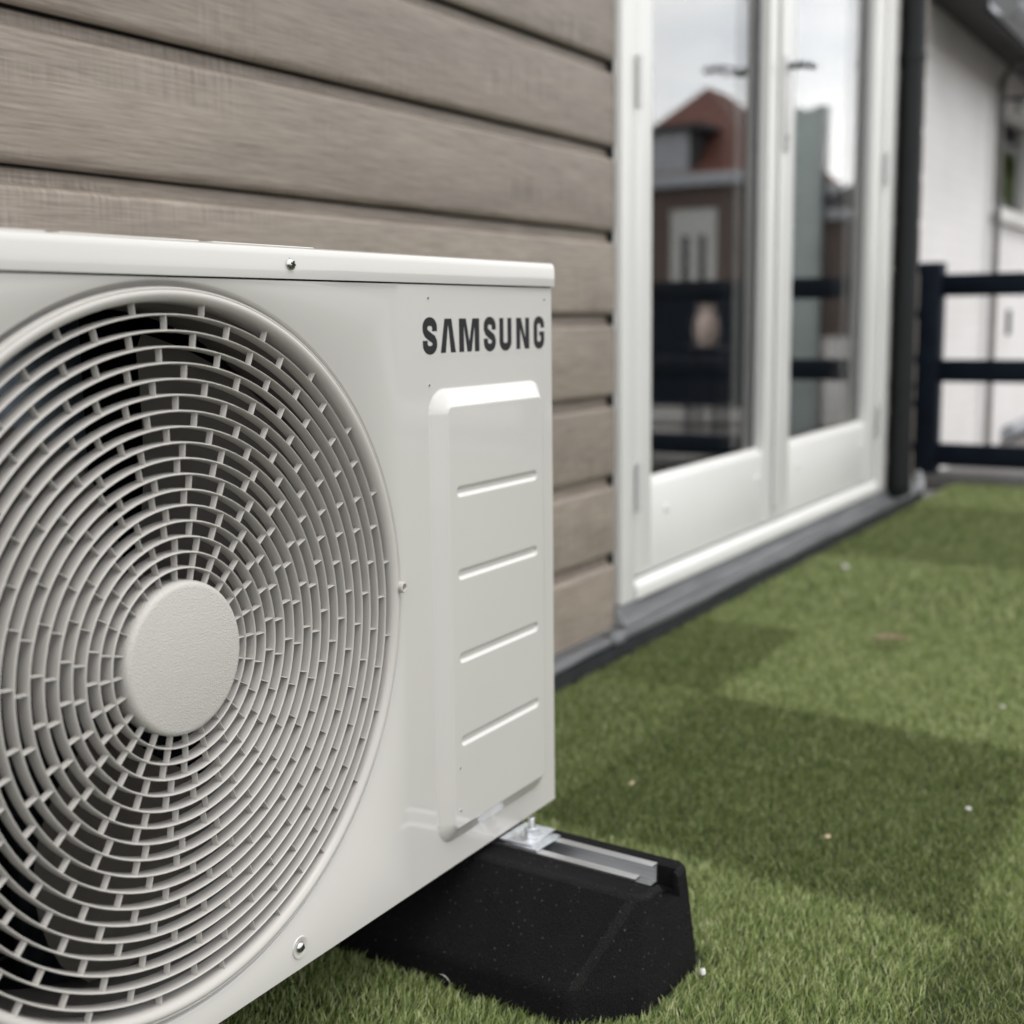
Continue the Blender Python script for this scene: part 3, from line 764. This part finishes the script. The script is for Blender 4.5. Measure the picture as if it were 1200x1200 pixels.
# ------------------------------------------------------------------ white painted neighbour house
wh = empty('white_house', (5, .62, 0)); tag(wh, 'white painted brick house with dark eave behind the navy fence', 'house')
WXo, WYo = 5, .62
def wb(name, x0, x1, y0, y1, z0, z1, mat, parent=wh, bev=0):
    return box(name, x0-WXo, x1-WXo, y0-WYo, y1-WYo, z0, z1, mat, parent, bev)
wx0, wx1, wz0, wz1 = 5.82, 6.95, 1.215, 1.80
for a in ((4.25, wx0, -.03, 1.975), (wx1, 9.5, -.03, 1.975), (wx0, wx1, -.03, wz0), (wx0, wx1, wz1, 1.975)):
    wb('wall', a[0], a[1], .62, .80, a[2], a[3], M_wbrick)
wb('soffit', 4.15, 9.6, .36, .63, 1.976, 1.995, M_slate)
wb('fascia', 4.15, 9.6, .345, .3595, 1.845, 2.02, M_slate)
bm = bmesh.new()
pr = [(.285+.058*math.cos(t), 1.885+.058*math.sin(t)) for t in np.linspace(math.pi, 2*math.pi, 12)] + [(.285+.053*math.cos(t), 1.885+.053*math.sin(t)) for t in np.linspace(2*math.pi, math.pi, 12)]
add_prism(bm, [(y-WYo, z) for y, z in pr], 'X', 4.1-WXo, 9.6-WXo)
link('gutter', to_mesh(bm, 'gutter', 40), M_gutter, wh)
prism('roof', [(.34-WYo, 2.021), (.34-WYo, 2.06), (3.0-WYo, 3.9), (3.0-WYo, 3.85)], 'X', 4.12-WXo, 9.6-WXo, M_slate, wh)
dpz = wh
tube('downpipe', [(5.70-WXo, -.045, -.03), (5.70-WXo, -.045, 1.85), (5.70-WXo, -.10, 1.93), (5.70-WXo, -.30, 1.97)], .018, M_greyb, wh, 20)
tube('ground_pipe', [(6.35-WXo, -.04, .03), (9.0-WXo, -.04, .035)], .04, M_greyp, wh, 16)
win = wb('window', wx0, wx0+.055, .635, .70, wz0, wz1, M_white)
for nm_, a in (('frame', (wx1-.055, wx1, .635, .70, wz0, wz1)), ('frame', (wx0+.0555, wx1-.0555, .635, .70, wz1-.05, wz1)), ('frame', (wx0+.0555, wx1-.0555, .635, .70, wz0, wz0+.05))):
    wb(nm_, *a, M_white, win)
wb('pane', wx0+.05, wx1-.05, .665, .671, wz0+.045, wz1-.045, M_glass, win)
wb('sill', wx0-.04, wx1+.04, .565, .634, wz0-.045, wz0+.004, M_white, win, .004)
wb('dark_room', wx0, wx1, .78, .81, wz0, wz1, M_room, win)
wb('wall_vent', 6.34, 6.42, .606, .6195, .575, .715, M_slate, wh, .004)
lm = lathe('wall_lamp', [(0, -.062), (.03, -.055), (.052, -.034), (.06, 0), (.052, .034), (.03, .055), (0, .062)], 24, M_lamp, wh, axis='Z', c=(5.98-WXo, -.12, 1.742), closed=False)
box('bracket', 5.966-WXo, 5.994-WXo, -.115, -.002, 1.790, 1.806, M_slate, lm)

# ------------------------------------------------------------------ what stands across the garden (seen in the door glass)
bf = empty('board_fence', (8.6, -4.6, 0)); tag(bf, 'low dark navy board fence mirrored in the lower door glass', 'fence')
bmesh_b = bmesh.new(); add_box(bmesh_b, -.012, .012, -.066, .066, -.03, .93); bmm = to_mesh(bmesh_b, 'board')
for i in range(44):
    o = link('board', bmm, M_navy, bf); o.location = (rng.normal(0, .003), -2.95 + .137*i, rng.normal(0, .006))
for z in (.2, .75): box('rail', .0145, .05, -3.05, 3.05, z-.04, z+.04, M_navy, bf)
tag(box('concrete_kerb', 6.55, 6.72, -6, -.95, -.028, .05, M_kerb, None, .01), 'pale concrete kerb mirrored low in the door glass', 'kerb')
sp = empty('privacy_screen', (5.62, -.57, 0)); tag(sp, 'tall narrow grey green screen mirrored in the right door glass', 'screen')
for i in range(3): box('slat', -.03, .0, -.095+.064*i, -.095+.064*i+.060, -.03, 1.78, M_sage, sp, .003)
box('post', .001, .06, -.105, -.045, -.03, 1.80, M_slate, sp, .003)
box('post', .001, .06, .045, .105, -.03, 1.80, M_slate, sp, .003)
st = empty('plant_stand', (6.2, -1.36, 0)); tag(st, 'dark wooden plant stand mirrored behind the fence rails', 'stand')
box('top', -.11, .11, -.11, .11, .485, .51, M_navy, st, .003)
for sx in (-1, 1):
    for sy in (-1, 1): box('leg', sx*.085-.014, sx*.085+.014, sy*.085-.014, sy*.085+.014, -.03, .4845, M_navy, st)
tag(lathe('clay_vase', [(0, 0), (.045, 0), (.058, .03), (.068, .10), (.060, .17), (.042, .215), (.045, .25), (.052, .262), (.046, .262), (.036, .24), (.034, .215), (0, .20)], 32, M_clay, None, axis='Z', c=(0, 0, 0), closed=False), 'pale clay vase on the dark stand, mirrored in the left door glass', 'vase').location = (6.2, -1.36, .511)

bh = empty('brick_house', (40, -16.5, 0)); tag(bh, 'dark brick house with red tiled hip roof mirrored in the door glass', 'house')
HY = 3.4
wz = 5.0
# facade split around the window
wy0, wy1, zz0, zz1 = -.10, 1.62, 1.75, 4.30
for a in ((-HY, wy0, 0-.03, wz), (wy1, HY, -.03, wz), (wy0, wy1, -.03, zz0), (wy0, wy1, zz1, wz)):
    box('wall', 0, .3, a[0], a[1], a[2], a[3], M_bbrick, bh)
for y in (-HY, HY-.3): box('wall', .3005, 8, y, y+.3, -.03, wz, M_bbrick, bh)
box('cornice', -.35, 8.2, -HY-.35, HY+.35, wz+.001, wz+.42, M_greyp, bh, .03)
def hip_roof(name, x0, x1, y0, y1, z0, z1, rid, mat, parent):
    bm = bmesh.new(); ym = (y0+y1)/2
    v = [bm.verts.new(p) for p in ((x0,y0,z0),(x1,y0,z0),(x1,y1,z0),(x0,y1,z0),(x0+rid,ym,z1),(x1-rid,ym,z1))]
    for q in ((0,1,5,4),(2,3,4,5),(3,0,4),(1,2,5),(3,2,1,0)): bm.faces.new([v[i] for i in q])
    return link(name, to_mesh(bm, name), mat, parent)
rf = hip_roof('roof', -.2, 8.1, -HY-.2, HY+.2, wz+.4205, 8.75, 3.2, M_rooft, bh)
dm = box('dormer', -.12, 3.0, -2.6, .62, wz+.422, 6.85, M_greyp, bh)
box('dormer_roof', -.35, 3.4, -2.9, 1.25, 6.851, 7.05, M_slate, dm)
box('dormer_cheek', .0, 3.0, .621, .90, wz+.422, 6.85, M_slate, dm)
wn = box('window', .06, .16, wy0, wy0+.42, zz0, zz1, M_greyp, bh)
M_dull = simple('dull_white', (.42, .42, .40), .5)
wn.data.materials.clear(); wn.data.materials.append(M_dull)
box('frame', .06, .16, wy1-.42, wy1, zz0, zz1, M_dull, wn); box('mullion', .06, .16, wy0+.70, wy0+1.04, zz0, zz1, M_dull, wn)
box('transom', .05, .059, wy0, wy1, 3.45, zz1, M_dull, wn); box('sill', -.08, .05, wy0-.1, wy1+.1, zz0-.12, zz0-.002, M_dull, wn)
box('pane', .10, .11, wy0+.421, wy0+.699, zz0, 3.44, M_slate, wn); box('pane', .10, .11, wy0+1.041, wy1-.421, zz0, 3.44, M_slate, wn)

rh = empty('row_house', (43, -8.4, 0)); tag(rh, 'grey roofed brick row house mirrored in the right door glass', 'house')
box('wall', 0, 6, -4.4, 4.5, -.03, 3.9, M_bbrick, rh)
box('cornice', -.3, 6.2, -4.6, 4.7, 3.901, 4.25, M_greyp, rh)
hip_roof('roof', -.25, 6.15, -4.55, 4.65, 4.2505, 6.4, .6, M_slate, rh)
box('window', -.06, -.001, -1.2, .2, 1.2, 2.8, M_dull, rh); box('garage_door', -.06, -.001, 1.0, 3.6, -.03, 2.3, M_slate, rh)

lp = empty('street_lamp', (23.5, -7.2, 0)); tag(lp, 'thin grey street lamp arm mirrored at the top of the left door glass', 'street lamp')
tube('pole', [(0, 0, -.03), (0, 0, 4.6), (0, -.02, 5.3)], [.07, .05, .045], M_slate, lp, 14)
tube('arm', [(0, -.02, 5.3), (0, -.25, 5.43), (0, -.95, 5.52)], [.04, .035, .03], M_slate, lp, 10)
box('lamp_head', -.08, .08, -1.35, -.90, 5.47, 5.57, M_slate, lp, .02)

# tree beyond, mirrored in the neighbour's window
def tree(loc, label):
    root = empty('leafy_tree', loc); tag(root, label, 'tree')
    bm = bmesh.new(); add_tube(bm, [(0, 0, -.05), (.05, 0, 1.2), (.0, .08, 2.4), (.1, .1, 3.8)], [.16, .13, .10, .05], 12)
    for i in range(7):
        a = i*.9; z = 1.8+.28*i
        add_tube(bm, [(0, .03, z), (.5*math.cos(a), .5*math.sin(a), z+.5), (1.1*math.cos(a), 1.1*math.sin(a), z+.9)], [.05, .035, .015], 8)
    link('trunk', to_mesh(bm, 'trunk', 50), M_bark, root)
    n = 9000
    cl = rng.normal(0, 1, (60, 3))*(.8, .8, .75) + (0, 0, 3.7)
    ci = rng.integers(0, 60, n)
    P = cl[ci] + rng.normal(0, .24, (n, 3))
    A = rng.normal(0, 1, (n, 3)); A /= np.linalg.norm(A, axis=1)[:, None]
    B = np.cross(A, rng.normal(0, 1, (n, 3))); B /= np.linalg.norm(B, axis=1)[:, None]
    s = rng.uniform(.05, .09, (n, 1))
    V = np.stack([P-A*s, P+B*s*.55, P+A*s, P-B*s*.55], 1).reshape(-1, 3)
    me = bpy.data.meshes.new('crown'); me.from_pydata(V.tolist(), [], np.arange(n*4).reshape(n, 4).tolist())
    link('crown', me, M_leaf, root)
tree((24, -2.4, 0), 'green leafy tree mirrored in the window of the white house')

# ------------------------------------------------------------------ litter on the turf
def crumb(name, label, cat, loc, s, mat, group=None, flat=.6):
    bm = bmesh.new(); bmesh.ops.create_icosphere(bm, subdivisions=2, radius=1)
    ph = rng.uniform(0, 6, 3)
    for v in bm.verts:
        f = 1 + .22*math.sin(v.co.x*3+ph[0]) + .18*math.sin(v.co.y*4+ph[1]) + .12*math.sin(v.co.z*5+ph[2])
        v.co = Vector((v.co.x*s*f, v.co.y*s*f*.8, v.co.z*s*f*flat))
    o = link(name, to_mesh(bm, name, 60), mat); o.location = loc
    tag(o, label, cat, group); return o
M_peb = simple('pale_pebble', (.62, .60, .56), .7, var=.15, scale=60)
M_tan = simple('tan_crumb', (.46, .37, .24), .8, var=.2, scale=60)
G_ = 'small pebbles lying on the turf'
crumb('pebble', 'tiny white pebble on the dark turf patch near the right edge', 'pebble', (.477, -.389, .021), .0042, M_peb, G_)
crumb('pebble', 'tiny white pebble on the light turf toward the far right', 'pebble', (.99, -.343, .021), .0048, M_peb, G_)
crumb('pebble', 'pale flat pebble lying on turf in front of the right door', 'pebble', (2.112, .266, .020), .009, M_peb, G_)
crumb('pebble', 'small white stone at the outer corner of the rubber foot', 'pebble', (-.118, -.240, .018), .0050, M_peb, G_)
crumb('crumb', 'tan crumb on turf just behind the end of the rubber foot', 'crumb', (.287, -.249, .021), .0048, M_tan)
crumb('crumb', 'tan crumb on the dark turf close to the unit corner', 'crumb', (.34, .061, .021), .0046, M_tan)
# curled dry leaf
bm = bmesh.new(); g = []
for i in range(9):
    t = i/8; wv_ = .011*math.sin(math.pi*min(1, t*.96+.02))**.8
    g.append([bm.verts.new((-.032+.064*t, s_*wv_, .004*math.sin(t*3)+.006*abs(s_))) for s_ in (-1, -.4, .4, 1)])
for A, B in zip(g, g[1:]):
    for j in range(3): bm.faces.new((A[j], A[j+1], B[j+1], B[j]))
bmesh.ops.solidify(bm, geom=bm.faces[:], thickness=.0006)
o = link('dry_leaf', to_mesh(bm, 'dry_leaf', 60), M_tan); o.scale = (1.2, 1.9, 1.5); o.location = (1.342, -.06, .022); o.rotation_euler = (0, 0, R(-62)); tag(o, 'curled tan dry leaf on the light turf', 'leaf')
bm = bmesh.new(); g = []
for i in range(7):
    t = i/6; g.append([bm.verts.new((.0, -.012+.024*t, .010*t + .004*math.sin(t*3))), bm.verts.new((.003*math.sin(math.pi*(t*.9+.08)), -.012+.024*t, .010*t + .004*math.sin(t*3)))])
for A, B in zip(g, g[1:]): bm.faces.new((A[0], A[1], B[1], B[0]))
bmesh.ops.solidify(bm, geom=bm.faces[:], thickness=.0005)
o = link('wood_chip', to_mesh(bm, 'wood_chip', 60), M_peb); o.scale = (.6, .6, .6); o.location = (-.262, -.010, .014); tag(o, 'thin pale wood chip beside the foot of the rubber block', 'chip')
